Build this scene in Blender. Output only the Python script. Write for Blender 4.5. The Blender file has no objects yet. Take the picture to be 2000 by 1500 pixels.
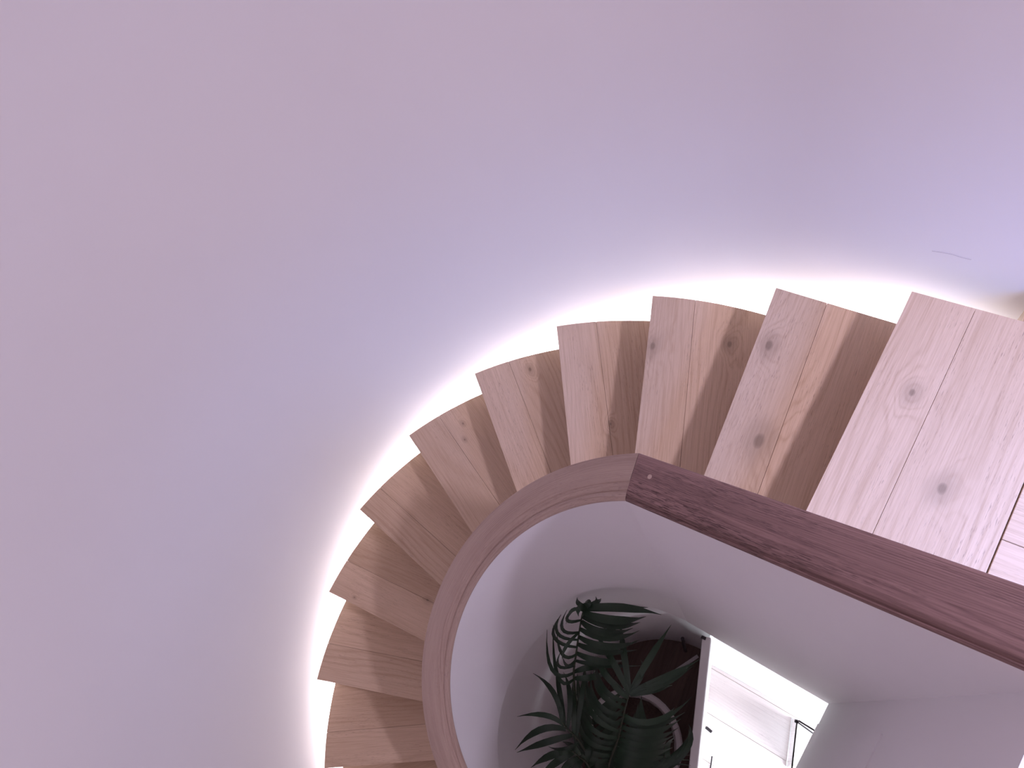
import bpy, bmesh, math, random
from mathutils import Vector
random.seed(7)
PI = math.pi
scene = bpy.context.scene
COL = scene.collection

# ------------------------------------------------------------------ camera, light, exposure
Z0 = 3.15            # height of the landing above the lower floor (18 risers of 0.175)
H = 0.175
cam_data = bpy.data.cameras.new('camera')
cam = bpy.data.objects.new('camera', cam_data)
COL.objects.link(cam)
cam_data.sensor_width = 36.0
cam_data.lens = 36.0 * 1489.83 / 2000.0
cam_data.clip_start = 0.02
cam.location = (0.27322, 0.29114, 1.76549 + Z0)
cam.rotation_euler = (0.403381, 0.257308, 0.487410)
scene.camera = cam

world = bpy.data.worlds.new('World')
scene.world = world
world.use_nodes = True
bg = world.node_tree.nodes['Background']
bg.inputs[0].default_value = (0.78, 0.535, 0.64, 1)
bg.inputs[1].default_value = 0.455

def area(name, loc, target, size, power, color, size_y=None, spread=PI):
    d = bpy.data.lights.new(name, 'AREA')
    d.energy = power
    d.color = color
    d.size = size
    if size_y:
        d.shape = 'RECTANGLE'
        d.size_y = size_y
    d.spread = spread
    o = bpy.data.objects.new(name, d)
    COL.objects.link(o)
    o.location = loc
    o.rotation_euler = (Vector(target) - Vector(loc)).to_track_quat('-Z', 'Y').to_euler()
    return o
# ceiling lamp over the landing: throws the nosing shadows
area('ceiling_lamp', (1.75, 1.0, Z0 + 2.5), (1.4, 0.95, Z0), 0.20, 76, (0.67, 0.61, 0.83))
# daylight from the landing side
area('landing_window', (1.75, 0.70, Z0 + 1.15), (0.80, 0.80, Z0), 0.6, 8.0, (0.18, 0.38, 1.0), 0.7, 1.25)
# unseen low fill added to brighten the hall floor, standing in for daylight
area('hall_fill', (1.25, 0.10, 0.32), (0.30, 0.22, 0.0), 0.9, 12.5, (0.84, 0.93, 1.0), 0.48, 1.15)

vs = scene.view_settings
scene.display_settings.display_device = 'sRGB'
vs.view_transform = 'Standard'
vs.look = 'None'
vs.gamma = 1.0
vs.use_curve_mapping = False
vs.exposure = 0.0

# ------------------------------------------------------------------ helpers
def obj(name, verts, faces, m, parent=None, uv=None, smooth=False):
    me = bpy.data.meshes.new(name)
    me.from_pydata([tuple(v) for v in verts], [], faces)
    if m: me.materials.append(m)
    if uv:
        lay = me.uv_layers.new(name='UVMap')
        for l in me.loops:
            lay.data[l.index].uv = uv[l.vertex_index]
    bm = bmesh.new(); bm.from_mesh(me)
    bmesh.ops.recalc_face_normals(bm, faces=bm.faces)
    bm.to_mesh(me); bm.free()
    if smooth:
        for pl in me.polygons: pl.use_smooth = True
    o = bpy.data.objects.new(name, me)
    COL.objects.link(o)
    if parent: o.parent = parent
    return o
def empty(name, loc=(0, 0, 0)):
    o = bpy.data.objects.new(name, None)
    COL.objects.link(o); o.location = loc
    o.empty_display_size = 0.1
    return o
def tag(o, label=None, cat=None, group=None, kind=None):
    if label: o['label'] = label
    if cat: o['category'] = cat
    if group: o['group'] = group
    if kind: o['kind'] = kind
    return o
def struct(o): o['kind'] = 'structure'; return o
def bevel(o, w, seg=2, angle=0.6):
    b = o.modifiers.new('bevel', 'BEVEL'); b.width = w; b.segments = seg
    b.limit_method = 'ANGLE'; b.angle_limit = angle
    return o
def prism(name, poly, z0, z1, m, parent=None, uvf=None):
    """vertical prism over a plan polygon"""
    n = len(poly)
    v = [(x, y, z0) for x, y in poly] + [(x, y, z1) for x, y in poly]
    f = [list(range(n))[::-1], list(range(n, 2 * n))] + [[i, (i + 1) % n, n + (i + 1) % n, n + i] for i in range(n)]
    uv = [uvf(x, y, z) for x, y, z in v] if uvf else None
    return obj(name, v, f, m, parent, uv)
def box(name, x0, x1, y0, y1, z0, z1, m, parent=None, uvf=None):
    return prism(name, [(x0, y0), (x1, y0), (x1, y1), (x0, y1)], z0, z1, m, parent, uvf)
def sweep(name, rings, m, parent=None, closed=True, uv=None, smooth=False, caps=True):
    """rings: list of equally long point lists"""
    n = len(rings[0]); v = [p for r in rings for p in r]; f = []
    for i in range(len(rings) - 1):
        for j in range(n if closed else n - 1):
            a = i * n + j; b = i * n + (j + 1) % n
            f.append([a, b, b + n, a + n])
    if closed and caps:
        f.append(list(range(n))[::-1]); f.append([(len(rings) - 1) * n + j for j in range(n)])
    return obj(name, v, f, m, parent, uv, smooth)
def smooth_angle(o, ang=0.5):
    for pl in o.data.polygons: pl.use_smooth = True
    bm = bmesh.new(); bm.from_mesh(o.data)
    for e in bm.edges:
        if len(e.link_faces) == 2 and e.calc_face_angle(0) > ang: e.smooth = False
    bm.to_mesh(o.data); bm.free()
    return o

# ------------------------------------------------------------------ materials
def mat(name):
    m = bpy.data.materials.new(name); m.use_nodes = True
    nt = m.node_tree; b = nt.nodes['Principled BSDF']
    return m, nt, b
def nd(nt, t, **kw):
    n = nt.nodes.new(t)
    for k, v in kw.items(): setattr(n, k, v)
    return n
def mth(nt, op, a, b=None, c=None, clamp=False):
    n = nt.nodes.new('ShaderNodeMath'); n.operation = op; n.use_clamp = clamp
    for i, x in enumerate((a, b, c)):
        if x is None: continue
        if isinstance(x, (int, float)): n.inputs[i].default_value = x
        else: nt.links.new(x, n.inputs[i])
    return n.outputs[0]
def maprange(nt, x, a, b, c=0.0, d=1.0):
    n = nt.nodes.new('ShaderNodeMapRange'); n.interpolation_type = 'SMOOTHSTEP'
    nt.links.new(x, n.inputs[0])
    for i, q in zip((1, 2, 3, 4), (a, b, c, d)): n.inputs[i].default_value = q
    return n.outputs[0]
def mixc(nt, fac, a, b, mode='MIX'):
    n = nt.nodes.new('ShaderNodeMix'); n.data_type = 'RGBA'; n.blend_type = mode
    if isinstance(fac, (int, float)): n.inputs[0].default_value = fac
    else: nt.links.new(fac, n.inputs[0])
    for i, x in ((6, a), (7, b)):
        if isinstance(x, tuple): n.inputs[i].default_value = (*x, 1)
        else: nt.links.new(x, n.inputs[i])
    return n.outputs[2]
def plain(name, col, rough=0.5, bump=0.0, scale=30, vary=0.03, metallic=0.0):
    m, nt, b = mat(name)
    tc = nd(nt, 'ShaderNodeTexCoord')
    no = nd(nt, 'ShaderNodeTexNoise'); no.inputs['Scale'].default_value = scale; no.inputs['Detail'].default_value = 4
    nt.links.new(tc.outputs['Object'], no.inputs['Vector'])
    lo = tuple(c * (1 - vary) for c in col); hi = tuple(min(1, c * (1 + vary)) for c in col)
    nt.links.new(mixc(nt, no.outputs[0], lo, hi), b.inputs['Base Color'])
    b.inputs['Roughness'].default_value = rough
    b.inputs['Metallic'].default_value = metallic
    if bump:
        bp = nd(nt, 'ShaderNodeBump'); bp.inputs['Strength'].default_value = bump; bp.inputs['Distance'].default_value = 0.004
        nt.links.new(no.outputs[0], bp.inputs['Height']); nt.links.new(bp.outputs[0], b.inputs['Normal'])
    return m
def plaster(name, col, bump=0.15):
    m, nt, b = mat(name)
    tc = nd(nt, 'ShaderNodeTexCoord')
    n1 = nd(nt, 'ShaderNodeTexNoise'); n1.inputs['Scale'].default_value = 1.7; n1.inputs['Detail'].default_value = 3
    n2 = nd(nt, 'ShaderNodeTexNoise'); n2.inputs['Scale'].default_value = 60; n2.inputs['Detail'].default_value = 3
    for n in (n1, n2): nt.links.new(tc.outputs['Object'], n.inputs['Vector'])
    nt.links.new(mixc(nt, n1.outputs[0], tuple(c * .97 for c in col), tuple(min(1, c * 1.03) for c in col)), b.inputs['Base Color'])
    b.inputs['Roughness'].default_value = 0.62
    b.inputs['Specular IOR Level'].default_value = 0.3
    hgt = mth(nt, 'ADD', mth(nt, 'MULTIPLY', n1.outputs[0], 4.0), mth(nt, 'MULTIPLY', n2.outputs[0], 0.12))
    bp = nd(nt, 'ShaderNodeBump'); bp.inputs['Strength'].default_value = bump; bp.inputs['Distance'].default_value = 0.006
    nt.links.new(hgt, bp.inputs['Height']); nt.links.new(bp.outputs[0], b.inputs['Normal'])
    return m
def oak(name, light, dark, pore, rough=0.45, ring=260.0, contrast=0.8, pores=0.55, plo=0.60, spec=0.4):
    """UV in metres, u along the grain; knots and tone come from each board's own properties"""
    m, nt, b = mat(name)
    uv = nd(nt, 'ShaderNodeUVMap'); uv.uv_map = 'UVMap'
    sp = nd(nt, 'ShaderNodeSeparateXYZ'); nt.links.new(uv.outputs[0], sp.inputs[0])
    u, v = sp.outputs[0], sp.outputs[1]
    oi = nd(nt, 'ShaderNodeObjectInfo')
    rnd = mth(nt, 'MULTIPLY', oi.outputs['Random'], 37.0)
    def noise(su, sv, detail, off=0.0, rgh=0.5):
        c = nd(nt, 'ShaderNodeCombineXYZ')
        nt.links.new(mth(nt, 'MULTIPLY', u, su), c.inputs[0])
        nt.links.new(mth(nt, 'MULTIPLY', v, sv), c.inputs[1])
        nt.links.new(mth(nt, 'ADD', rnd, off), c.inputs[2])
        n = nd(nt, 'ShaderNodeTexNoise'); n.inputs['Scale'].default_value = 1.0
        n.inputs['Detail'].default_value = detail; n.inputs['Roughness'].default_value = rgh
        nt.links.new(c.outputs[0], n.inputs['Vector'])
        return n.outputs[0]
    warp = noise(1.1, 5.0, 1.0)
    warp2 = noise(4.0, 22.0, 1.0, 5.0)
    ph = mth(nt, 'ADD', mth(nt, 'MULTIPLY', v, ring), mth(nt, 'MULTIPLY', warp, 60.0))
    ph = mth(nt, 'ADD', ph, mth(nt, 'MULTIPLY', warp2, 3.0))
    core = None
    for an in ('knot_a', 'knot_b'):
        at = nd(nt, 'ShaderNodeAttribute'); at.attribute_type = 'OBJECT'; at.attribute_name = an
        ks = nd(nt, 'ShaderNodeSeparateXYZ'); nt.links.new(at.outputs['Vector'], ks.inputs[0])
        sz = mth(nt, 'MAXIMUM', ks.outputs[2], 1e-4)
        du = mth(nt, 'MULTIPLY', mth(nt, 'SUBTRACT', u, ks.outputs[0]), 0.62)
        dv = mth(nt, 'SUBTRACT', v, ks.outputs[1])
        wob = mth(nt, 'ADD', 0.55, mth(nt, 'MULTIPLY', noise(14.0, 34.0, 1.0, 31.0), 0.9))
        d = mth(nt, 'SQRT', mth(nt, 'ADD', mth(nt, 'MULTIPLY', du, du), mth(nt, 'MULTIPLY', dv, dv)))
        d = mth(nt, 'MULTIPLY', mth(nt, 'DIVIDE', d, sz), wob)
        infl = mth(nt, 'POWER', 2.718, mth(nt, 'MULTIPLY', mth(nt, 'MULTIPLY', d, d), -0.10))
        ph = mth(nt, 'ADD', ph, mth(nt, 'MULTIPLY', infl, 22.0))
        c = mth(nt, 'MULTIPLY', maprange(nt, d, 0.95, 0.25), 0.8)
        halo = mth(nt, 'MULTIPLY', maprange(nt, d, 3.0, 0.6), 0.32)
        c = mth(nt, 'MAXIMUM', c, halo)
        core = c if core is None else mth(nt, 'MAXIMUM', core, c)
    s = mth(nt, 'ADD', mth(nt, 'MULTIPLY', mth(nt, 'SINE', ph), 0.5), 0.5)
    s = mth(nt, 'POWER', s, 3.0)
    broad = noise(0.9, 5.0, 3.0, 11.0)
    fibre = noise(9.0, 330.0, 3.0, 3.0, 0.6)
    por = noise(42.0, 620.0, 2.0, 8.0)
    porm = mth(nt, 'MULTIPLY', maprange(nt, por, plo, plo + 0.12), maprange(nt, noise(3.0, 14.0, 2.0, 21.0), 0.42, 0.62, 0.15, 1.0))
    g = mth(nt, 'ADD', mth(nt, 'MULTIPLY', mth(nt, 'MULTIPLY', s, maprange(nt, noise(1.6, 12.0, 2.0, 41.0), 0.35, 0.65, 0.15, 1.0)), 0.42 * contrast), mth(nt, 'MULTIPLY', maprange(nt, fibre, 0.3, 0.75), 0.55 * contrast))
    g = mth(nt, 'ADD', g, mth(nt, 'MULTIPLY', maprange(nt, broad, 0.3, 0.75), 0.5 * contrast), clamp=True)
    col = mixc(nt, g, light, dark)
    col = mixc(nt, mth(nt, 'MULTIPLY', porm, pores), col, pore)
    kcol = tuple(c * 0.32 for c in dark)
    col = mixc(nt, mth(nt, 'MULTIPLY', core, 0.85), col, kcol)
    at = nd(nt, 'ShaderNodeAttribute'); at.attribute_type = 'OBJECT'; at.attribute_name = 'tone'
    col = mixc(nt, 1.0, col, at.outputs['Color'], 'MULTIPLY')
    nt.links.new(col, b.inputs['Base Color'])
    b.inputs['Specular IOR Level'].default_value = spec
    nt.links.new(mth(nt, 'ADD', rough, mth(nt, 'MULTIPLY', g, 0.12)), b.inputs['Roughness'])
    hgt = mth(nt, 'SUBTRACT', mth(nt, 'MULTIPLY', g, -0.4), mth(nt, 'MULTIPLY', porm, 0.8))
    bp = nd(nt, 'ShaderNodeBump'); bp.inputs['Strength'].default_value = 0.25; bp.inputs['Distance'].default_value = 0.0012
    nt.links.new(hgt, bp.inputs['Height']); nt.links.new(bp.outputs[0], b.inputs['Normal'])
    return m
def board(o, tone=1.0, ka=(9, 9, 0), kb=(9, 9, 0), tint=(1, 1, 1)):
    o['tone'] = [tone * tint[0], tone * tint[1], tone * tint[2]]
    o['knot_a'] = [float(q) for q in ka]; o['knot_b'] = [float(q) for q in kb]
    return o

M_wall = plaster('white_plaster', (0.78, 0.765, 0.77))
M_inner = plaster('satin_plaster', (0.87, 0.85, 0.85), 0.1)
M_oak = oak('pale_oak', (0.66, 0.475, 0.335), (0.45, 0.295, 0.185), (0.19, 0.12, 0.08))
M_rail = oak('rail_oak', (0.53, 0.39, 0.315), (0.35, 0.235, 0.185), (0.17, 0.10, 0.08), 0.45, 420, 0.9, 0.5, 0.58, 0.3)
M_dark = oak('dark_rail_oak', (0.34, 0.205, 0.185), (0.175, 0.10, 0.09), (0.06, 0.033, 0.03), 0.55, 500, 1.0, 0.85, 0.50, 0.25)
M_core = plain('stair_core', (0.45, 0.34, 0.26), 0.6)
M_hall = oak('bleached_oak', (0.78, 0.68, 0.68), (0.62, 0.52, 0.52), (0.4, 0.32, 0.32))
M_nook = oak('brown_oak', (0.17, 0.105, 0.085), (0.10, 0.06, 0.05), (0.1, 0.06, 0.05))
M_white = plain('white_paint', (0.80, 0.78, 0.78), 0.45)
M_metal = plain('dark_metal', (0.04, 0.035, 0.04), 0.35, metallic=0.8)
M_alu = plain('brushed_aluminium', (0.7, 0.7, 0.72), 0.35, metallic=1.0)
M_pot = plain('pot_glaze', (0.62, 0.58, 0.58), 0.35)
M_soil = plain('potting_soil', (0.055, 0.035, 0.028), 0.95, 1.0, 80, 0.5)
def emit(name, col, s):
    m, nt, b = mat(name)
    b.inputs['Base Color'].default_value = (0.8, 0.8, 0.8, 1)
    b.inputs['Emission Color'].default_value = (*col, 1); b.inputs['Emission Strength'].default_value = s
    return m
M_led = emit('led_diffuser', (1.0, 0.93, 1.0), 9.0)
def leafmat(name, c0, c1):
    m, nt, b = mat(name)
    tc = nd(nt, 'ShaderNodeTexCoord'); no = nd(nt, 'ShaderNodeTexNoise'); no.inputs['Scale'].default_value = 14
    nt.links.new(tc.outputs['Object'], no.inputs['Vector'])
    oi = nd(nt, 'ShaderNodeObjectInfo')
    f = mth(nt, 'MULTIPLY', mth(nt, 'ADD', no.outputs[0], oi.outputs['Random']), 0.5)
    nt.links.new(mixc(nt, f, c0, c1), b.inputs['Base Color'])
    b.inputs['Roughness'].default_value = 0.42
    return m
M_leaf = leafmat('palm_leaf', (0.010, 0.030, 0.014), (0.034, 0.075, 0.038))
M_stem = plain('palm_stem', (0.03, 0.045, 0.02), 0.6, 0.5, 60, 0.4)
mg, ntg, bgx = mat('clear_glass')
bgx.inputs['Base Color'].default_value = (0.93, 0.98, 1.0, 1); bgx.inputs['Roughness'].default_value = 0.02
bgx.inputs['Transmission Weight'].default_value = 1.0; bgx.inputs['IOR'].default_value = 1.45
M_glass = mg

# ------------------------------------------------------------------ stair geometry
R_T = 1.34           # outer radius of the treads
R_W = 1.425          # inside face of the stair wall
DTH = math.radians(15.3057)
G0 = 0.2826          # going of the straight steps
def theta(k): return PI / 2 + (k - 1) * DTH
def pitch_z(t):      # nosing line over the angle t
    return Z0 - (1 + (t - PI / 2) / DTH) * H
# nosing lines: outer corner angle and direction of the nosing line (deg), measured off the winders
NOS = {1: (90.62, 92.62), 2: (106.16, 108.14), 3: (120.79, 121.83), 4: (135.91, 137.09), 5: (151.21, 151.90),
       6: (166.68, 166.82), 7: (182.03, 182.69), 8: (197.26, 197.58), 9: (212.35, 212.35)}
for k in range(10, 18): NOS[k] = (212.35 + 15.3 * (k - 9),) * 2
NTREAD = 17
def corner(k):
    if k == 0: return Vector((0.302, 1.338)), Vector((0.0612, 0.9981))
    a, d = NOS[k]; a, d = math.radians(a), math.radians(d)
    return Vector((R_T * math.cos(a), R_T * math.sin(a))), Vector((math.cos(d), math.sin(d)))
FRONDS=[
 ([(-0.238,-0.269,0.73),(-0.316,-0.092,0.98),(-0.347,0.097,1.44),(-0.358,0.207,1.59),(-0.371,0.343,1.73),(-0.366,0.388,1.765)],[
  ((-0.367,0.365,1.75),(-0.408,0.347,1.77),(-0.438,0.287,1.63),0.0136),
  ((-0.371,0.328,1.72),(-0.416,0.303,1.74),(-0.449,0.357,1.6),0.0136),
  ((-0.366,0.282,1.68),(-0.428,0.263,1.7),(-0.475,0.344,1.56),0.0136),
  ((-0.361,0.254,1.65),(-0.447,0.24,1.67),(-0.496,0.322,1.53),0.0136),
  ((-0.356,0.226,1.62),(-0.454,0.216,1.64),(-0.508,0.296,1.5),0.0149),
  ((-0.356,0.198,1.58),(-0.405,0.172,1.6),(-0.503,0.249,1.46),0.0136),
  ((-0.35,0.154,1.53),(-0.41,0.122,1.55),(-0.454,0.184,1.41),0.0124),
  ((-0.35,0.125,1.48),(-0.438,0.093,1.5),(-0.565,0.228,1.36),0.0161),
  ((-0.348,0.096,1.44),(-0.417,0.083,1.46),(-0.561,0.266,1.32),0.0161),
  ((-0.365,0.28,1.68),(-0.384,0.208,1.7),(-0.405,0.152,1.56),0.0136),
  ((-0.349,0.179,1.58),(-0.366,0.141,1.6),(-0.434,0.166,1.46),0.0124),
  ((-0.367,0.383,1.76),(-0.256,0.434,1.78),(-0.161,0.5,1.62),0.031),
  ((-0.367,0.373,1.75),(-0.225,0.446,1.77),(-0.102,0.498,1.61),0.031),
  ((-0.369,0.36,1.74),(-0.238,0.389,1.76),(-0.156,0.465,1.6),0.0341),
  ((-0.368,0.345,1.73),(-0.241,0.368,1.75),(-0.169,0.434,1.59),0.0341),
  ((-0.368,0.325,1.71),(-0.259,0.328,1.73),(-0.19,0.4,1.57),0.031),
  ((-0.367,0.296,1.68),(-0.242,0.318,1.7),(-0.166,0.403,1.54),0.0279),
  ((-0.364,0.266,1.65),(-0.233,0.287,1.67),(-0.154,0.371,1.51),0.0279),
  ((-0.36,0.238,1.62),(-0.243,0.263,1.64),(-0.152,0.329,1.48),0.0279),
  ((-0.356,0.203,1.58),(-0.242,0.222,1.6),(-0.184,0.272,1.44),0.0279),
  ((-0.354,0.173,1.55),(-0.231,0.213,1.57),(-0.115,0.281,1.41),0.0186),
  ((-0.351,0.128,1.48),(-0.287,0.182,1.5),(-0.233,0.218,1.34),0.0248),
  ((-0.346,0.103,1.45),(-0.274,0.145,1.47),(-0.244,0.191,1.31),0.0248),
  ((-0.369,0.387,1.76),(-0.394,0.381,1.78),(-0.421,0.403,1.73),0.0186),
  ((-0.367,0.388,1.76),(-0.334,0.41,1.78),(-0.354,0.439,1.73),0.0186),
  ((-0.366,0.386,1.76),(-0.332,0.417,1.78),(-0.331,0.442,1.73),0.0186),
  ((-0.366,0.375,1.76),(-0.385,0.363,1.78),(-0.383,0.337,1.73),0.0217),
  ((-0.364,0.386,1.77),(-0.362,0.4,1.79),(-0.382,0.4,1.74),0.031),
 ]),
 ([(-0.135,-0.308,0.65),(-0.116,-0.163,1.05),(-0.103,-0.042,1.24),(-0.102,0.057,1.4),(-0.102,0.132,1.51),(-0.099,0.165,1.55)],[
  ((-0.1,0.159,1.55),(-0.218,0.247,1.57),(-0.37,0.331,1.49),0.026),
  ((-0.101,0.166,1.55),(-0.18,0.289,1.57),(-0.272,0.417,1.49),0.026),
  ((-0.101,0.172,1.55),(-0.079,0.329,1.57),(-0.063,0.486,1.49),0.026),
  ((-0.097,0.171,1.55),(0.003,0.279,1.57),(0.095,0.412,1.49),0.031),
  ((-0.095,0.167,1.55),(0.007,0.26,1.57),(0.082,0.378,1.49),0.0279),
  ((-0.095,0.159,1.55),(-0.019,0.219,1.57),(0.035,0.269,1.49),0.026),
  ((-0.099,0.151,1.55),(-0.216,0.182,1.57),(-0.291,0.231,1.49),0.0248),
  ((-0.102,0.163,1.55),(-0.083,0.251,1.57),(-0.121,0.302,1.49),0.0186),
  ((-0.099,0.143,1.55),(-0.174,0.165,1.57),(-0.245,0.215,1.49),0.0217),
  ((-0.098,0.16,1.55),(-0.041,0.23,1.57),(0.007,0.295,1.49),0.0248),
  ((-0.103,0.126,1.5),(-0.212,0.131,1.52),(-0.321,0.226,1.34),0.0217),
  ((-0.104,0.095,1.45),(-0.22,0.106,1.47),(-0.316,0.184,1.29),0.0217),
  ((-0.103,0.068,1.41),(-0.223,0.06,1.43),(-0.328,0.162,1.25),0.0217),
  ((-0.105,0.028,1.35),(-0.235,0.037,1.37),(-0.381,0.181,1.19),0.0217),
  ((-0.105,-0.007,1.3),(-0.241,0.006,1.32),(-0.343,0.11,1.14),0.0217),
  ((-0.104,-0.037,1.25),(-0.243,-0.048,1.27),(-0.382,0.073,1.09),0.0217),
  ((-0.108,-0.064,1.2),(-0.235,-0.085,1.22),(-0.368,0.038,1.04),0.0217),
  ((-0.11,-0.096,1.15),(-0.243,-0.114,1.17),(-0.357,-0.019,0.99),0.0217),
  ((-0.114,-0.13,1.1),(-0.244,-0.158,1.12),(-0.35,-0.067,0.94),0.0248),
  ((-0.118,-0.158,1.05),(-0.23,-0.194,1.07),(-0.356,-0.134,0.89),0.0248),
  ((-0.119,-0.186,1),(-0.209,-0.216,1.02),(-0.321,-0.155,0.84),0.0248),
  ((-0.101,0.069,1.41),(0.026,0.11,1.43),(0.114,0.265,1.27),0.0248),
  ((-0.101,0.047,1.37),(0.02,0.09,1.39),(0.108,0.191,1.23),0.0279),
  ((-0.1,0.018,1.33),(0.02,0.056,1.35),(0.102,0.158,1.19),0.0279),
  ((-0.099,-0.01,1.28),(0.022,0.027,1.3),(0.104,0.118,1.14),0.0279),
  ((-0.098,-0.04,1.23),(0.017,0,1.25),(0.099,0.08,1.09),0.0279),
  ((-0.098,-0.064,1.19),(0.017,-0.024,1.21),(0.103,0.051,1.05),0.0279),
  ((-0.098,-0.089,1.15),(0.023,-0.045,1.17),(0.107,0.022,1.01),0.031),
  ((-0.098,-0.114,1.11),(0.018,-0.073,1.13),(0.112,-0.013,0.97),0.031),
  ((-0.098,-0.14,1.07),(0.014,-0.101,1.09),(0.101,-0.051,0.93),0.031),
  ((-0.098,-0.166,1.03),(0.005,-0.132,1.05),(0.084,-0.093,0.89),0.031),
 ]),
 ([(-0.178,-0.298,0.75),(-0.21,-0.182,1.1),(-0.256,-0.116,1.32),(-0.298,-0.098,1.37),(-0.328,-0.08,1.4)],[
  ((-0.328,-0.08,1.4),(-0.408,0.008,1.42),(-0.547,0.028,1.32),0.0217),
  ((-0.314,-0.092,1.38),(-0.405,-0.093,1.4),(-0.533,-0.169,1.3),0.0217),
  ((-0.302,-0.103,1.37),(-0.4,-0.158,1.39),(-0.48,-0.295,1.29),0.0279),
  ((-0.272,-0.113,1.34),(-0.363,-0.195,1.36),(-0.475,-0.305,1.26),0.0279),
  ((-0.31,-0.093,1.38),(-0.387,0.02,1.4),(-0.474,0.103,1.3),0.0217),
  ((-0.298,-0.098,1.37),(-0.342,0.026,1.39),(-0.43,0.095,1.29),0.0217),
  ((-0.267,-0.11,1.34),(-0.317,0,1.36),(-0.383,0.079,1.26),0.0217),
  ((-0.262,-0.113,1.33),(-0.306,0.063,1.35),(-0.367,0.175,1.25),0.0217),
  ((-0.323,-0.083,1.4),(-0.358,-0.022,1.42),(-0.424,0.032,1.32),0.0186),
  ((-0.256,-0.116,1.32),(-0.289,-0.014,1.34),(-0.34,0.048,1.24),0.0217),
  ((-0.242,-0.132,1.29),(-0.292,-0.187,1.31),(-0.368,-0.221,1.21),0.0124),
 ]),
 ([(-0.14,-0.316,0.8),(-0.192,-0.212,1.12),(-0.23,-0.193,1.2),(-0.261,-0.179,1.27)],[
  ((-0.257,-0.182,1.25),(-0.331,-0.239,1.27),(-0.407,-0.344,1.17),0.031),
  ((-0.25,-0.184,1.25),(-0.296,-0.248,1.27),(-0.363,-0.366,1.17),0.031),
  ((-0.228,-0.198,1.2),(-0.257,-0.247,1.22),(-0.285,-0.339,1.12),0.031),
  ((-0.213,-0.203,1.17),(-0.228,-0.267,1.19),(-0.237,-0.344,1.09),0.031),
  ((-0.227,-0.186,1.2),(-0.27,-0.168,1.22),(-0.335,-0.184,1.12),0.0248),
  ((-0.198,-0.202,1.15),(-0.217,-0.141,1.17),(-0.291,-0.108,1.07),0.0279),
  ((-0.187,-0.216,1.1),(-0.177,-0.151,1.12),(-0.219,-0.07,1.02),0.031),
  ((-0.261,-0.181,1.26),(-0.3,-0.21,1.28),(-0.355,-0.286,1.18),0.0248),
  ((-0.203,-0.204,1.15),(-0.241,-0.183,1.17),(-0.305,-0.187,1.07),0.0248),
 ]),
 ([(-0.057,-0.358,0.55),(0.041,-0.196,0.95),(0.102,-0.11,1.01),(0.143,-0.045,1.03)],[
  ((0.044,-0.19,1),(0.083,-0.079,1.02),(0.206,-0.014,0.9),0.0217),
  ((0.056,-0.172,1),(0.094,-0.06,1.02),(0.196,0.006,0.9),0.0217),
  ((0.067,-0.155,1),(0.105,-0.041,1.02),(0.187,0.025,0.9),0.0217),
  ((0.079,-0.137,1),(0.116,-0.021,1.02),(0.177,0.045,0.9),0.0217),
  ((0.09,-0.12,1),(0.127,-0.002,1.02),(0.167,0.065,0.9),0.0217),
  ((0.102,-0.103,1),(0.138,0.017,1.02),(0.158,0.085,0.9),0.0217),
  ((0.114,-0.085,1),(0.148,0.036,1.02),(0.148,0.104,0.9),0.0217),
  ((0.125,-0.068,1),(0.159,0.055,1.02),(0.138,0.124,0.9),0.0217),
  ((0.137,-0.051,1),(0.17,0.074,1.02),(0.128,0.144,0.9),0.0217),
  ((0.052,-0.179,1),(0.004,-0.123,1.02),(-0.045,-0.103,0.9),0.0248),
  ((0.069,-0.154,1),(0.021,-0.097,1.02),(-0.017,-0.07,0.9),0.0248),
  ((0.086,-0.128,1),(0.038,-0.071,1.02),(0.011,-0.038,0.9),0.0248),
  ((0.103,-0.102,1),(0.055,-0.045,1.02),(0.039,-0.006,0.9),0.0248),
  ((0.12,-0.076,1),(0.072,-0.019,1.02),(0.067,0.027,0.9),0.0248),
  ((0.137,-0.051,1),(0.089,0.007,1.02),(0.095,0.059,0.9),0.0248),
 ]),
 ([(-0.108,-0.381,0.6),(-0.147,-0.289,0.8),(-0.277,-0.027,1)],[
  ((-0.147,-0.289,0.8),(-0.221,-0.254,0.82),(-0.302,-0.168,0.72),0.031),
  ((-0.147,-0.289,0.8),(-0.096,-0.203,0.82),(-0.062,-0.115,0.72),0.031),
  ((-0.163,-0.256,0.825),(-0.238,-0.22,0.845),(-0.319,-0.134,0.745),0.031),
  ((-0.163,-0.256,0.825),(-0.112,-0.171,0.845),(-0.079,-0.082,0.745),0.031),
  ((-0.18,-0.223,0.85),(-0.254,-0.187,0.87),(-0.336,-0.1,0.77),0.031),
  ((-0.18,-0.223,0.85),(-0.129,-0.138,0.87),(-0.096,-0.049,0.77),0.031),
  ((-0.196,-0.19,0.875),(-0.27,-0.154,0.895),(-0.353,-0.066,0.795),0.031),
  ((-0.196,-0.19,0.875),(-0.145,-0.105,0.895),(-0.113,-0.015,0.795),0.031),
  ((-0.212,-0.157,0.9),(-0.287,-0.121,0.92),(-0.37,-0.032,0.82),0.031),
  ((-0.212,-0.157,0.9),(-0.162,-0.073,0.92),(-0.13,0.018,0.82),0.031),
  ((-0.228,-0.124,0.925),(-0.303,-0.089,0.945),(-0.387,0.002,0.845),0.031),
  ((-0.228,-0.124,0.925),(-0.178,-0.04,0.945),(-0.147,0.051,0.845),0.031),
  ((-0.245,-0.092,0.95),(-0.319,-0.056,0.97),(-0.404,0.035,0.87),0.031),
  ((-0.245,-0.092,0.95),(-0.194,-0.008,0.97),(-0.164,0.083,0.87),0.031),
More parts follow.
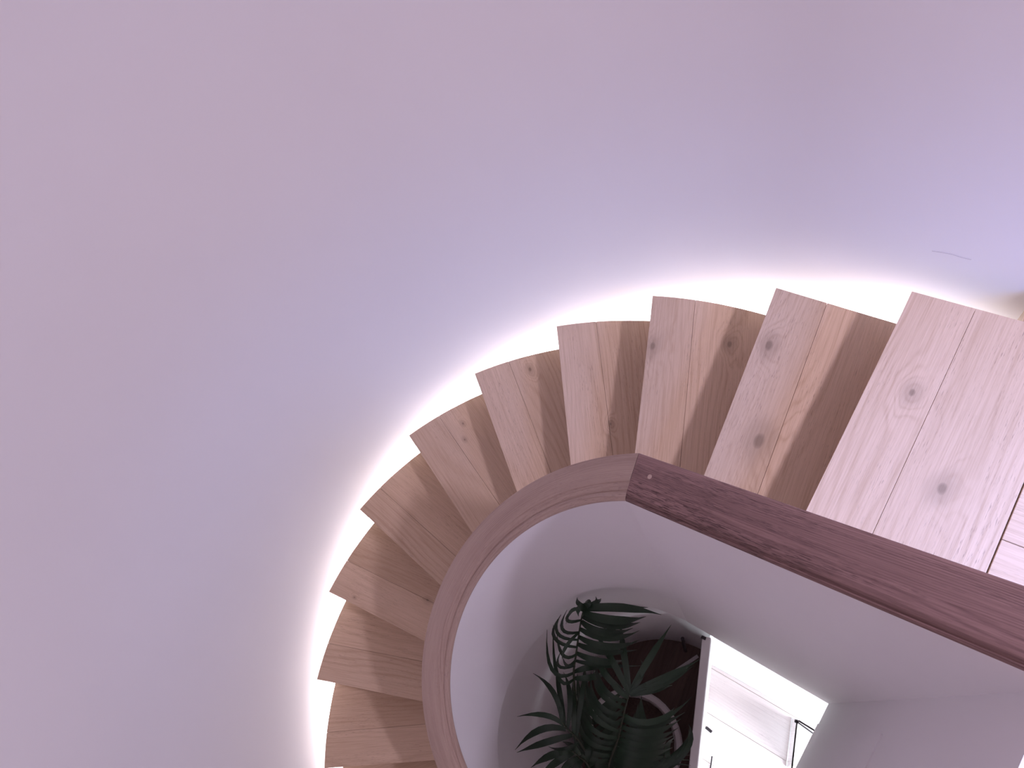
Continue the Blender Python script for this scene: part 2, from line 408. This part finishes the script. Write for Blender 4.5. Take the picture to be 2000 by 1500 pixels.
  ((-0.261,-0.059,0.975),(-0.335,-0.023,0.995),(-0.42,0.069,0.895),0.031),
  ((-0.261,-0.059,0.975),(-0.21,0.024,0.995),(-0.18,0.116,0.895),0.031),
  ((-0.277,-0.027,1),(-0.351,0.009,1.02),(-0.437,0.102,0.92),0.031),
  ((-0.277,-0.027,1),(-0.226,0.056,1.02),(-0.197,0.149,0.92),0.031),
 ]),
 ([(-0.072,-0.371,0.5),(-0.033,-0.23,0.75),(-0.03,0.04,0.85)],[
  ((-0.033,-0.23,0.75),(0.008,-0.168,0.77),(0.05,-0.089,0.67),0.0279),
  ((-0.033,-0.23,0.75),(-0.089,-0.191,0.77),(-0.133,-0.124,0.67),0.0279),
  ((-0.032,-0.185,0.767),(0.009,-0.123,0.787),(0.047,-0.045,0.687),0.0279),
  ((-0.032,-0.185,0.767),(-0.088,-0.145,0.787),(-0.133,-0.078,0.687),0.0279),
  ((-0.032,-0.14,0.783),(0.009,-0.078,0.803),(0.045,0,0.703),0.0279),
  ((-0.032,-0.14,0.783),(-0.088,-0.1,0.803),(-0.132,-0.031,0.703),0.0279),
  ((-0.031,-0.095,0.8),(0.01,-0.034,0.82),(0.043,0.044,0.72),0.0279),
  ((-0.031,-0.095,0.8),(-0.087,-0.055,0.82),(-0.132,0.015,0.72),0.0279),
  ((-0.031,-0.05,0.817),(0.01,0.011,0.837),(0.04,0.088,0.737),0.0279),
  ((-0.031,-0.05,0.817),(-0.086,-0.01,0.837),(-0.131,0.062,0.737),0.0279),
  ((-0.03,-0.005,0.833),(0.011,0.056,0.853),(0.038,0.132,0.753),0.0279),
  ((-0.03,-0.005,0.833),(-0.086,0.035,0.853),(-0.13,0.108,0.753),0.0279),
  ((-0.03,0.04,0.85),(0.011,0.1,0.87),(0.036,0.176,0.77),0.0279),
  ((-0.03,0.04,0.85),(-0.085,0.08,0.87),(-0.13,0.155,0.77),0.0279),
 ]),
]

def clip(poly, n, d):                 # keep n.p <= d
    out = []
    for i in range(len(poly)):
        a, b = poly[i], poly[(i + 1) % len(poly)]
        fa, fb = n.dot(a) - d, n.dot(b) - d
        if fa <= 0: out.append(a)
        if (fa < 0) != (fb < 0) and abs(fa - fb) > 1e-12: out.append(a + (b - a) * (fa / (fa - fb)))
    return out

# ------------------------------------------------------------------ setting: walls
def path_outer(r, t0=-40, t1=282, xs=(2.6, 1.6, 0.8, 0.4, 0.0)):
    """plan of the stair wall: straight along +x, then round the stair"""
    pts = [(x, r) for x in xs]
    n = 96
    for i in range(1, n + 1):
        t = PI / 2 + math.radians(t1 - 90) * i / n
        pts.append((r * math.cos(t), r * math.sin(t)))
    return pts
pi_, po_ = path_outer(R_W), path_outer(R_W + 0.15)
rings = [[(a[0], a[1], 0.0), (a[0], a[1], Z0 + 2.9), (b[0], b[1], Z0 + 2.9), (b[0], b[1], 0.0)] for a, b in zip(pi_, po_)]
wall_outer = struct(smooth_angle(sweep('wall_outer', rings, M_wall)))

# inner parapet drum and the straight well wall
RCO, RCI = 0.6815, 0.5707            # cap: outer edge, inner edge
TM = PI / 2 + 0.122455               # the mitre of the rail
ZM = Z0 + 0.18449                    # cap height at the mitre
PF = 1.0180
def rail_z(t): return ZM - (t - TM) / DTH * H * PF
DIR = Vector((math.cos(-0.095884), math.sin(-0.095884)))
SLOPE = 0.60485
W_IN, W_OUT = 0.584, 0.668           # faces of the parapet under the cap
CAP_T = 0.036
def drum_bottom(deg):
    pts = [(97.0, -2.40), (104, -2.27), (112, -2.05), (122, -1.88), (135, -1.75), (150, -1.68), (200, -1.65), (400, -1.65)]
    for (a, za), (b, zb) in zip(pts, pts[1:]):
        if a <= deg <= b: return Z0 + za + (zb - za) * (deg - a) / (b - a)
    return Z0 - 2.40
T_END = math.radians(272)
rings = []
n = 90
for i in range(n + 1):
    t = TM + (T_END - TM) * i / n
    c, s = math.cos(t), math.sin(t)
    zt = rail_z(t) - CAP_T; zb = min(drum_bottom(math.degrees(t)), zt - 0.10)
    rings.append([(W_IN * c, W_IN * s, zb), (W_IN * c, W_IN * s, zt), (W_OUT * c, W_OUT * s, zt), (W_OUT * c, W_OUT * s, zb)])
wall_inner = struct(smooth_angle(sweep('wall_inner', rings, M_inner)))
# lower storey of the drum: leans in from the rounded edge down to the floor
rings = []
for i in range(n + 1):
    t = math.radians(86) + (T_END - math.radians(86)) * i / n
    c, s = math.cos(t), math.sin(t)
    zt = min(drum_bottom(math.degrees(t)), (rail_z(t) - CAP_T - 0.1))
    rt = 0.640; rb = 0.520
    rings.append([(rb * c, rb * s, 0.0), ((rb + (rt - rb) * .55) * c, (rb + (rt - rb) * .55) * s, zt * .5), (rt * c, rt * s, zt), (W_OUT * c, W_OUT * s, zt), (W_OUT * c, W_OUT * s, 0.0)])
struct(smooth_angle(sweep('wall_lower', rings, M_inner)))

# straight well wall under the straight rail, from the mitre to the corner and on under the landing
def on_rail(r, s, z):                 # point at distance s along the straight rail for the cap radius r
    return Vector((r * math.cos(TM) + DIR.x * s, r * math.sin(TM) + DIR.y * s, z))
def rail_top(s): return ZM + SLOPE * min(s, 0.86)
rings = []
for s in (0.0, 0.12, 0.3, 0.5, 0.71, 0.86, 1.4, 2.2):
    zt = rail_top(s) - CAP_T; zb = Z0 - 2.42 + 0.38 * s
    if s > .8: zb = Z0 - 0.5
    rings.append([on_rail(W_IN, s, zb), on_rail(W_IN, s, zt), on_rail(W_OUT, s, zt), on_rail(W_OUT, s, zb)])
wall_well = struct(sweep('wall_well', rings, M_inner))
# right wall of the well, square to it
NRM = Vector((DIR.y, -DIR.x))         # into the well
c0 = on_rail(W_IN, 0.712, 0); c0 = Vector((c0.x, c0.y))
def rw(a, b): q = c0 + NRM * a + DIR * b; return (q.x, q.y)
v = []
for a, zb in ((-0.0, Z0 - 2.145), (1.5, Z0 - 2.145)):
    for b_, z in ((0, zb), (0, Z0 + 0.50), (0.10, Z0 + 0.50), (0.10, zb)):
        x, y = rw(a, b_); v.append((x, y, z))
wall_right = struct(obj('wall_right', v, [[0, 1, 2, 3], [7, 6, 5, 4], [0, 4, 5, 1], [1, 5, 6, 2], [2, 6, 7, 3], [3, 7, 4, 0]], M_inner))
# shallow pilaster line on the right wall
a0, a1 = rw(0.10, -0.004), rw(0.10, 0.02); b1, b0 = rw(1.45, 0.02), rw(1.45, -0.004)
struct(prism('trim_1', [a0, a1, b1, b0], Z0 - 2.14, Z0 - 0.55, M_inner))

# ------------------------------------------------------------------ lower floor
floor = struct(box('floor', -1.7, 3.2, -1.7, 1.6, -0.12, -0.014, M_core))
def plank_uv(c, ang, ou=0.0, ov=0.0):
    ca, sa = math.cos(ang), math.sin(ang)
    return lambda x, y, z: ((x - c[0]) * ca + (y - c[1]) * sa + ou, -(x - c[0]) * sa + (y - c[1]) * ca + ov - (z * 0.0))
rnd = random.Random(3)
PN = Vector((0.610, 0.183)).normalized(); PD = PN.dot(Vector((0.040, 0.560)))   # line of the planter partition
pang = math.radians(-3.5)
ux, uy = math.cos(pang), math.sin(pang)
for row in range(-4, 3):              # hall planks, 0.23 wide, running along the well wall
    y0 = 0.450 + row * 0.2295
    xs = [-0.10, 0.9 + 0.35 * ((row * 37) % 3), 2.2]
    for x0, x1 in zip(xs, xs[1:]):
        g = 0.0012
        q = [(x0 + g, y0 + g), (x1 - g, y0 + g), (x1 - g, y0 + 0.2295 - g), (x0 + g, y0 + 0.2295 - g)]
        q = [(0.1 + (x - 0.1) * ux - (y - 0.463) * uy, 0.463 + (x - 0.1) * uy + (y - 0.463) * ux) for x, y in q]
        q = clip([Vector(t) for t in q], -PN, -PD)
        if len(q) < 3: continue
        q = [(t.x, t.y) for t in q]
        o = prism('plank', q, -0.014, 0.0, M_hall, floor, plank_uv(q[0], pang, rnd.random() * 5, rnd.random() * 5))
        board(o, 0.95 + 0.1 * rnd.random())
for i in range(9):                    # brown boards of the planting nook
    x0 = -0.78 + i * 0.13
    x1 = x0 + 0.13
    q = clip([Vector(t) for t in ((x0 + .0007, -0.75), (x1 - .0007, -0.75), (x1 - .0007, 0.60), (x0 + .0007, 0.60))], PN, PD - .001)
    if len(q) < 3: continue
    q = [(t.x, t.y) for t in q]
    o = prism('plank', q, -0.014, -0.001, M_nook, floor, plank_uv(q[0], PI / 2, rnd.random() * 5, 0))
    board(o, 0.85 + 0.3 * rnd.random())

# low white plinth at the foot of the well wall in the hall
def pl(x, y): return (x, y)
struct(prism('trim_2', [(0.045, 0.468), (0.372, 0.455), (0.76, 0.415), (2.2, 0.30), (2.2, 0.75), (0.02, 0.75)], 0.0, 0.05, M_white))

# ------------------------------------------------------------------ low planter partition
part = prism('planter_partition', [(0.018, 0.555), (0.061, 0.566), (0.236, -0.035), (0.435, -0.72), (0.390, -0.73), (0.199, -0.055)], 0.0, 0.64, M_inner)
bevel(part, 0.004)
tag(part, 'low white partition with a narrow flat top between the palm and the bright hall floor', 'partition')
# dark slim corner post at the back of the nook
def post(name, a, b, r, m):
    a, b = Vector(a), Vector(b); d = (b - a).normalized()
    u = d.cross(Vector((0, 0, 1))); u = u.normalized() if u.length > 1e-3 else Vector((1, 0, 0)); w = d.cross(u)
    rg = [[p + (u * math.cos(q) + w * math.sin(q)) * r for q in [k * PI / 4 + PI / 8 for k in range(8)]] for p in (a, b)]
    return sweep(name, rg, m)

# ------------------------------------------------------------------ staircase
stair = empty('staircase', (0, 0, 0))
tag(stair, 'winding oak staircase with floating plank treads curving down round the white well', 'staircase')
TT = 0.038
PLK = 0.012
SEAM = {0: 0.138, 1: 0.137, 2: 0.130, 3: 0.136, 4: 0.134, 5: 0.139, 6: 0.118, 7: 0.145, 8: 0.150, 9: 0.14}
KNOT = {0: ((0.242, 0.092, .011), (0.424, 0.221, .014)), 1: ((0.17, 0.036, .014), (0.433, 0.095, .020)),
        2: ((0.171, 0.017, .014), (0.155, 0.24, .011)), 3: ((0.382, 0.141, .006), (9, 9, 0)),
        4: ((0.075, 0.197, .008), (9, 9, 0)), 5: ((0.10, 0.20, .005), (0.16, 0.17, .005)), 7: ((0.421, 0.145, .008), (0.119, 0.026, .004))}
TONE = {0: (1.04, 1.02), 1: (0.93, 1.06), 2: (0.98, 1.0), 3: (1.0, 0.97), 4: (1.0, 0.93), 5: (0.95, 0.97), 6: (0.95, 1.0), 7: (1.0, 0.95), 8: (0.95, 0.98), 9: (0.97, 0.97)}
R_I = 0.670
def arc_pts(r, a0, a1, m=10):
    return [Vector((r * math.cos(a0 + (a1 - a0) * i / m), r * math.sin(a0 + (a1 - a0) * i / m))) for i in range(m + 1)]
treads = []
for k in range(0, NTREAD + 1):
    C, D = corner(k)                  # D points outwards along the nosing
    z = Z0 - k * H
    back = Vector((D.y, -D.x))        # towards the step above
    if k == 0:
        plan = [C, C - D * 0.667] + [Vector((0.622 + (y - 0.775) * 0.06, y)) for y in (0.64, 0.775, 0.978, R_T)] + [Vector((0.536, R_T))]
    elif k == 1:
        plan = [C + Vector((0.0, 0))] + [Vector((x, R_T)) for x in (0.06, 0.15, 0.25, 0.345)] + [Vector((0.30, 0.672)), C - D * 0.672]
    else:
        Cp, Dp = corner(k - 1)
        a0 = math.atan2(C.y, C.x); a1 = math.atan2(Cp.y, Cp.x)
        if a1 > a0: a1 -= 2 * PI
        a1 -= math.radians(1.6)
        outer = arc_pts(R_T, a0, a1, 12)
        inner_n = C - D * (R_T - R_I)
        b0 = math.atan2(inner_n.y, inner_n.x)
        if b0 < a1 - 1: b0 += 2 * PI
        inner = arc_pts(R_I, a1 - math.radians(2.0), b0, 8)
        if k == 2:
            outer = [p for p in outer if p.x < 0.0] + [Vector((0.03, R_T))]
            inner = [Vector((0.035, 0.672))] + [p for p in inner if p.x < 0]
        plan = outer + inner
    zl = z - PLK
    base = [p - D * 0.0 for p in plan]
    tr = prism('tread', [(p.x, p.y) for p in base], z - TT, zl, M_core, stair)
    treads.append(tr)
    # planks of the tread
    sm = SEAM.get(k, 0.14)
    cuts = [-0.2, sm, 0.6] if k else [-0.2, sm, 0.6]
    u = -D; nrm = back
    for j in range(len(cuts) - 1):
        g = 0.00035
        q = clip(plan, -nrm, -(nrm.dot(C) + cuts[j] + g))
        q = clip(q, nrm, nrm.dot(C) + cuts[j + 1] - g)
        if len(q) < 3: continue
        du, dv = rnd.random() * 3, rnd.random() * 3
        fz = lambda x, y, zz, C=C, u=u, nrm=nrm: ((Vector((x, y)) - C).dot(u), (Vector((x, y)) - C).dot(nrm) + (zz - z) * 0.5)
        o = prism('plank', [(p.x, p.y) for p in q], zl, z, M_oak, tr, fz)
        bevel(o, 0.0006, 1)
        ka, kb = KNOT.get(k, ((9, 9, 0), (9, 9, 0)))
        t = TONE.get(k, (0.96, 0.97))[j]
        lil = {}.get(k, (1, 1, 1))
        board(o, t, ka, kb, lil)
# risers, the strings either side and the boarded soffit
for k in range(0, NTREAD + 1):
    C, D = corner(k); back = Vector((D.y, -D.x))
    z = Z0 - k * H
    a = C + back * 0.025 - D * 0.012; b = C + back * 0.025 - D * 0.668
    q = [a, b, b + back * 0.016, a + back * 0.016]
    uvf = lambda x, y, zz, C=C, D=D: ((Vector((x, y)) - C).dot(-D), zz)
    o = prism('riser', [(p.x, p.y) for p in q], max(0.0, z - H), z - TT, M_oak, stair, uvf); board(o, 0.95)
rings = []
T2 = theta(17.6)
path = [(0.52, Z0 - 0.0)] 
def string_ring(t, x=None):
    if x is None:
        z = pitch_z(t); c, s = math.cos(t), math.sin(t)
        P = lambda r, zz: (r * c, r * s, zz)
    else:
        z = min(Z0 - H + x * H / G0, Z0 - 0.005) ; P = lambda r, zz: (x, r, zz)
    return [P(1.295, z - 0.235), P(1.325, z - 0.235), P(1.325, max(0.0, z - 0.46)), P(1.295, max(0.0, z - 0.46))]
for x in (0.66, 0.45, 0.2827, 0.14): rings.append(string_ring(None, x))
for i in range(71): rings.append(string_ring(PI / 2 + (T2 - PI / 2) * i / 70))
smooth_angle(sweep('outer_string', rings, M_core, stair))
rings = []
for x in (0.66, 0.45, 0.2827, 0.14):
    z = min(Z0 - H + x * H / G0, Z0 - 0.005)
    rings.append([(x, 0.66, z - .43), (x, 1.30, z - .43), (x, 1.30, z - .46), (x, 0.66, z - .46)])
for i in range(71):
    t = PI / 2 + (T2 - PI / 2) * i / 70; c, s = math.cos(t), math.sin(t); z = pitch_z(t)
    zz = max(0.03, z - .43); rings.append([(.66 * c, .66 * s, zz), (1.3 * c, 1.3 * s, zz), (1.3 * c, 1.3 * s, zz - .03), (.66 * c, .66 * s, zz - .03)])
smooth_angle(sweep('soffit', rings, M_wall, stair))

# ------------------------------------------------------------------ LED strip in the gap beside the treads
led = empty('led_strip', (0, R_T, Z0 - 0.3))
tag(led, 'glowing white strip light tucked in the gap beside the stair treads, washing up the wall', 'strip light')
LZ = -0.262
def led_ring(t, x, o):
    if x is None:
        z = pitch_z(t); c, s = math.cos(t), math.sin(t)
        return [(r * c, r * s, max(0.01, z + dz)) for r, dz in o]
    z = min(Z0 - H + x * H / G0, Z0 - 0.0)
    return [(x, r, z + dz) for r, dz in o]
prof_c = [(1.3435, LZ - .006), (1.3435, LZ + .004), (1.4245, LZ + .004), (1.4245, LZ - .006)]
prof_l = [(1.3440, LZ + .0045), (1.3440, LZ + .014), (1.348, LZ + .018), (1.416, LZ + .018), (1.421, LZ + .014), (1.421, LZ + .0045)]
for nm, pr, mm in (('shelf', prof_c, M_white), ('diffuser', prof_l, M_led)):
    rings = [led_ring(None, x, pr) for x in (0.535, 0.40, 0.2827, 0.14)]
    rings += [led_ring(PI / 2 + (theta(17.0) - PI / 2) * i / 80, None, pr) for i in range(81)]
    o = sweep(nm, rings, mm)
    o.parent = led; o.matrix_parent_inverse = led.matrix_world.inverted() if False else o.matrix_parent_inverse
    for vv in o.data.vertices: vv.co -= led.location

# ------------------------------------------------------------------ upper landing
landing = empty('landing', (1.2, 1.0, Z0)); struct(landing)
slab = box('slab', 0.66, 2.6, 0.56, R_W, Z0 - 0.25, Z0 - 0.0125, M_core)
slab2 = box('slab', 0.546, 0.66, R_T + .002, R_W, Z0 - 0.20, Z0 - 0.0125, M_core)
lp = []
# edge board that closes the gap to the wall
lp.append(([(0.5365, R_T + .0005), (0.70, R_T + .0005), (0.70, R_W), (0.5365, R_W)], PI / 2, 1.0))
# boards running along the landing
ed = [(0.6139, 0.640), (0.6559, 1.34)]
ys = [0.640, 0.843, 1.046, 1.249, R_T - .001]
def edge_x(y):
    for (xa, ya), (xb, yb) in zip(ed, ed[1:]):
        if ya <= y <= yb: return xa + (xb - xa) * (y - ya) / (yb - ya)
    return ed[-1][0]
for a, b in zip(ys, ys[1:]):
    lp.append(([(edge_x(a) + .003, a + .0006), (2.6, a + .0006), (2.6, b - .0006), (edge_x(b) + .003, b - .0006)], 0.0, 1.05))
for q, ang, tn in lp:
    o = prism('plank', q, Z0 - .0125, Z0, M_oak, None, plank_uv(q[0], ang, rnd.random() * 3, rnd.random() * 3)); board(o, tn, tint=(1.0, 1.0, 1.0))
    bevel(o, 0.001, 1)
    o.parent = landing
    for vv in o.data.vertices: vv.co -= landing.location
for o in (slab, slab2):
    o.parent = landing
    for vv in o.data.vertices: vv.co -= landing.location

# ------------------------------------------------------------------ handrail cap
rail = empty('handrail', (0, 0, 0))
tag(rail, 'flat oak handrail cap, pale curved length mitred to dark straight length, on white parapet', 'handrail')
cap_prof = [(RCO - .005, 0), (RCO - .0015, -.0015), (RCO, -.005), (RCO, -CAP_T), (0.588, -CAP_T), (0.579, -.032), (0.577, -.025), (0.578, -.018), (0.581, -.0125), (0.586, -.0095), (0.592, -.0095), (0.5965, -.0125), (0.5985, -.0155), (0.601, -.012), (0.607, -.0085), (0.6155, -.006), (0.6175, -.0015), (0.6205, 0)]
plen = [0]
for a, b in zip(cap_prof, cap_prof[1:] + cap_prof[:1]): plen.append(plen[-1] + math.hypot(a[0] - b[0], a[1] - b[1]))
rings, uv = [], []
n = 96; arc = 0
for i in range(n + 1):
    t = TM + (T_END - TM) * i / n; c, s = math.cos(t), math.sin(t); z = rail_z(t)
    rings.append([(r * c, r * s, z + dz) for r, dz in cap_prof])
    uv += [(arc, -q) for q in plen[:-1]]
    arc += 0.63 * 1.5 * (T_END - TM) / n
o = smooth_angle(sweep('curved_rail', rings, M_rail, rail, uv=uv), 0.45)
board(o, 1.0); o['label'] = 'pale oak curved length of the handrail cap'
cap_prof = [(RCO - .005, 0), (RCO - .0015, -.0015), (RCO, -.005), (RCO, -CAP_T), (0.588, -CAP_T), (0.579, -.032), (0.577, -.025), (0.578, -.018), (0.5805, -.0145), (0.5835, -.0145), (0.5845, -.0125), (0.5855, -.0085), (0.587, -.005), (0.589, -.0030), (0.592, -.0012), (0.597, -.0003), (0.605, 0), (0.6205, 0)]
plen = [0]
for a, b in zip(cap_prof, cap_prof[1:] + cap_prof[:1]): plen.append(plen[-1] + math.hypot(a[0] - b[0], a[1] - b[1]))
rings, uv = [], []
for s in (0.0008, 0.2, 0.4, 0.6, 0.80, 0.86, 0.92, 1.5, 2.2):
    rings.append([on_rail(r, s, rail_top(s) + dz) for r, dz in cap_prof]); uv += [(s * 1.17, -q) for q in plen[:-1]]
o = smooth_angle(sweep('straight_rail', rings, M_dark, rail, uv=uv), 0.45)
board(o, 1.0, (0.03, -0.2, 0.0)); o['label'] = 'dark brown straight length of the handrail cap'
# wooden plug over the joint bolt
ctr = on_rail(0.640, 0.043, rail_top(0.043)); e1 = Vector((DIR.x, DIR.y, SLOPE)).normalized(); e2 = Vector((-DIR.y, DIR.x, 0)); e3 = e1.cross(e2)
rg = [[ctr + (e1 * math.cos(q) + e2 * math.sin(q)) * 0.0055 * sc + e3 * h for q in [k * PI / 8 for k in range(16)]] for h, sc in ((-.004, 1), (.0004, 1), (.0007, .8))]
uvp = [(0.02 * math.cos(q), 0.02 * math.sin(q)) for _ in range(3) for q in [k * PI / 8 for k in range(16)]]
o = sweep('plug', rg, M_rail, rail, uv=uvp); board(o, 1.0)

# ------------------------------------------------------------------ fittings seen down in the hall
p1 = post('corner_post', (-0.075, 0.470, 0.0), (-0.068, 0.498, 0.62), 0.010, M_metal)
tag(p1, 'slim dark upright at the back end of the planting nook beside the white partition', 'post')
br = box('bracket', -0.012, 0.012, -0.008, 0.008, 0, 0.012, M_metal); br.location = (0.028, 0.548, 0.642)
tag(br, 'tiny dark bracket on the far end of the low white partition', 'bracket')
scr = empty('glass_screen', (0.66, 0.31, 0.0))
tag(scr, 'clear glass screen with slim dark rails on the bright hall floor by right wall', 'screen')
def rel(o, par):
    o.parent = par
    for vv in o.data.vertices: vv.co -= par.location
    return o
rel(prism('pane', [(0.585, 0.405), (0.593, 0.406), (0.652, 0.165), (0.644, 0.163)], 0.012, 0.34, M_glass), scr)
rel(prism('clamp', [(0.580, 0.400), (0.598, 0.402), (0.600, 0.388), (0.583, 0.386)], 0.30, 0.352, M_metal), scr)
rel(post('top_rail', (0.596, 0.402, 0.345), (0.80, 0.385, 0.345), 0.0045, M_metal), scr)
rel(post('lower_rail', (0.60, 0.400, 0.12), (0.85, 0.36, 0.05), 0.0045, M_metal), scr)
rel(prism('foot', [(0.583, 0.408), (0.595, 0.409), (0.655, 0.163), (0.642, 0.161)], 0.0, 0.012, M_white), scr)
ds = box('door_stop', -0.02, 0.02, -0.008, 0.008, 0, 0.03, M_metal); ds.location = (0.208, 0.137, 0.0); ds.rotation_euler[2] = -0.2
bevel(ds, 0.003)
tag(ds, 'small dark door stop on the bright floor against the low partition', 'door stop')
ed_ = box('threshold_strip', -0.0035, 0.0035, -0.10, 0.05, 0, 0.006, M_metal); ed_.location = (0.288, -0.03, 0.0); ed_.rotation_euler[2] = 0.25
tag(ed_, 'short thin dark strip let into the bright hall floor at the bottom edge', 'floor strip')
es = prism('edging_strip', [(-0.337, -0.067), (-0.323, -0.077), (0.010, 0.472), (-0.006, 0.482)], 0.0, 0.03, M_white)
tag(es, 'straight thin white edging strip lying on the brown floor behind the palm leaves', 'edging strip')

# ------------------------------------------------------------------ potted palm
palm = empty('potted_palm', (-0.12, -0.10, 0.0))
tag(palm, 'potted palm with long dark green drooping fronds standing down in the stair well', 'plant')
PC = Vector((-0.12, -0.10))
pp = [(0.0, 0.0), (0.15, 0.0), (0.17, 0.02), (0.262, 0.36), (0.270, 0.385), (0.262, 0.395), (0.238, 0.395), (0.232, 0.38), (0.228, 0.345), (0.0, 0.345)]
rg = [[(r * math.cos(q), r * math.sin(q), z) for r, z in pp] for q in [k * 2 * PI / 40 for k in range(40)]]
bmv = [v for r_ in rg for v in r_]; fs = []
m_ = len(pp)
for i in range(40):
    for j in range(m_ - 1):
        a, b = i * m_ + j, ((i + 1) % 40) * m_ + j
        fs.append([a, a + 1, b + 1, b])
o = obj('pot', bmv, fs, M_pot, palm); smooth_angle(o, 0.6)
rs = random.Random(5)
sv = [(0, 0, 0.352)]; sf = []
for ring in range(1, 7):
    for q in range(24): sv.append((0.0375 * ring * math.cos(q * PI / 12), 0.0375 * ring * math.sin(q * PI / 12), 0.350 + rs.uniform(-.004, .006)))
for q in range(24): sf.append([0, 1 + q, 1 + (q + 1) % 24])
for ring in range(5):
    for q in range(24):
        a = 1 + ring * 24 + q; b = 1 + ring * 24 + (q + 1) % 24
        sf.append([a, a + 24, b + 24, b])
obj('soil', sv, sf, M_soil, palm)
def tube(name, pts, r0, r1, m, parent, off):
    pts = [Vector(p) for p in pts]; rg = []
    for i, p in enumerate(pts):
        d = (pts[min(i + 1, len(pts) - 1)] - pts[max(i - 1, 0)]).normalized()
        u = d.cross(Vector((0.3, 0.2, 1))).normalized(); w = d.cross(u)
        r = r0 + (r1 - r0) * i / (len(pts) - 1)
        rg.append([p - off + (u * math.cos(q) + w * math.sin(q)) * r for q in [k * PI / 3 for k in range(6)]])
    return sweep(name, rg, m, parent, smooth=True)
def catmull(P, m=6):
    P = [Vector(p) for p in P]; out = []
    for i in range(len(P) - 1):
        a, b, c, d = P[max(i - 1, 0)], P[i], P[i + 1], P[min(i + 2, len(P) - 1)]
        for j in range(m):
            t = j / m
            out.append(0.5 * ((2 * b) + (c - a) * t + (2 * a - 5 * b + 4 * c - d) * t * t + (3 * b - a - 3 * c + d) * t ** 3))
    out.append(P[-1]); return out
CAMP = Vector((0, 0, 1))
for fi, (rach, leaves) in enumerate(FRONDS):
    ang = fi * 0.9
    foot = Vector((PC.x + 0.05 * math.cos(ang), PC.y - 0.03 + 0.05 * math.sin(ang), 0.35))
    first = Vector(rach[0])
    line = [foot, foot * 0.5 + first * 0.5 + Vector((0, 0, 0.05))] + [Vector(p) for p in rach]
    fr = tube('frond', catmull(line), 0.008, 0.0025, M_stem, palm, palm.location)
    for a, m, t, wd in leaves:
        a, m, t = Vector(a), Vector(m), Vector(t)
        c = m * 2 - (a + t) * 0.5                     # quadratic through m
        N = 8; vs_, fs_ = [], []
        for i in range(N + 1):
            q = i / N
            p = a * (1 - q) ** 2 + c * 2 * q * (1 - q) + t * q * q
            d = (a * (-2 + 2 * q) + c * (2 - 4 * q) + t * (2 * q)).normalized()
            side = d.cross(Vector((0.10, 0.05, 1))).normalized()
            up = side.cross(d)
            w = wd * 0.5 * (math.sin(PI * min(1, (q * 0.86 + 0.13))) ** 0.75) * (1 if q < .6 else 1 - ((q - .6) / .4) ** 1.6) + 0.0006
            for sx, lift in ((-1, 0.22), (0, 0), (1, 0.22)):
                vs_.append(p - palm.location + side * w * sx + up * w * lift)
        for i in range(N):
            for j in range(2): b_ = i * 3 + j; fs_.append([b_, b_ + 1, b_ + 4, b_ + 3])
        lo = obj('leaflet', vs_, fs_, M_leaf, fr, smooth=True)

# hairline scuff on the stair wall
sc = []
for i, (x, z) in enumerate([(0.309, 0.049), (0.33, 0.0535), (0.351, 0.056), (0.372, 0.054), (0.392, 0.0545)]):
    sc.append([(x, R_W - .0004, Z0 + z + w_) for w_ in (-0.0012, 0.0012)] + [(x, R_W + .002, Z0 + z + .0012), (x, R_W + .002, Z0 + z - .0012)])
sweep('scuff', sc, plain('scuff_grey', (0.58, 0.55, 0.56), 0.7), wall_outer)
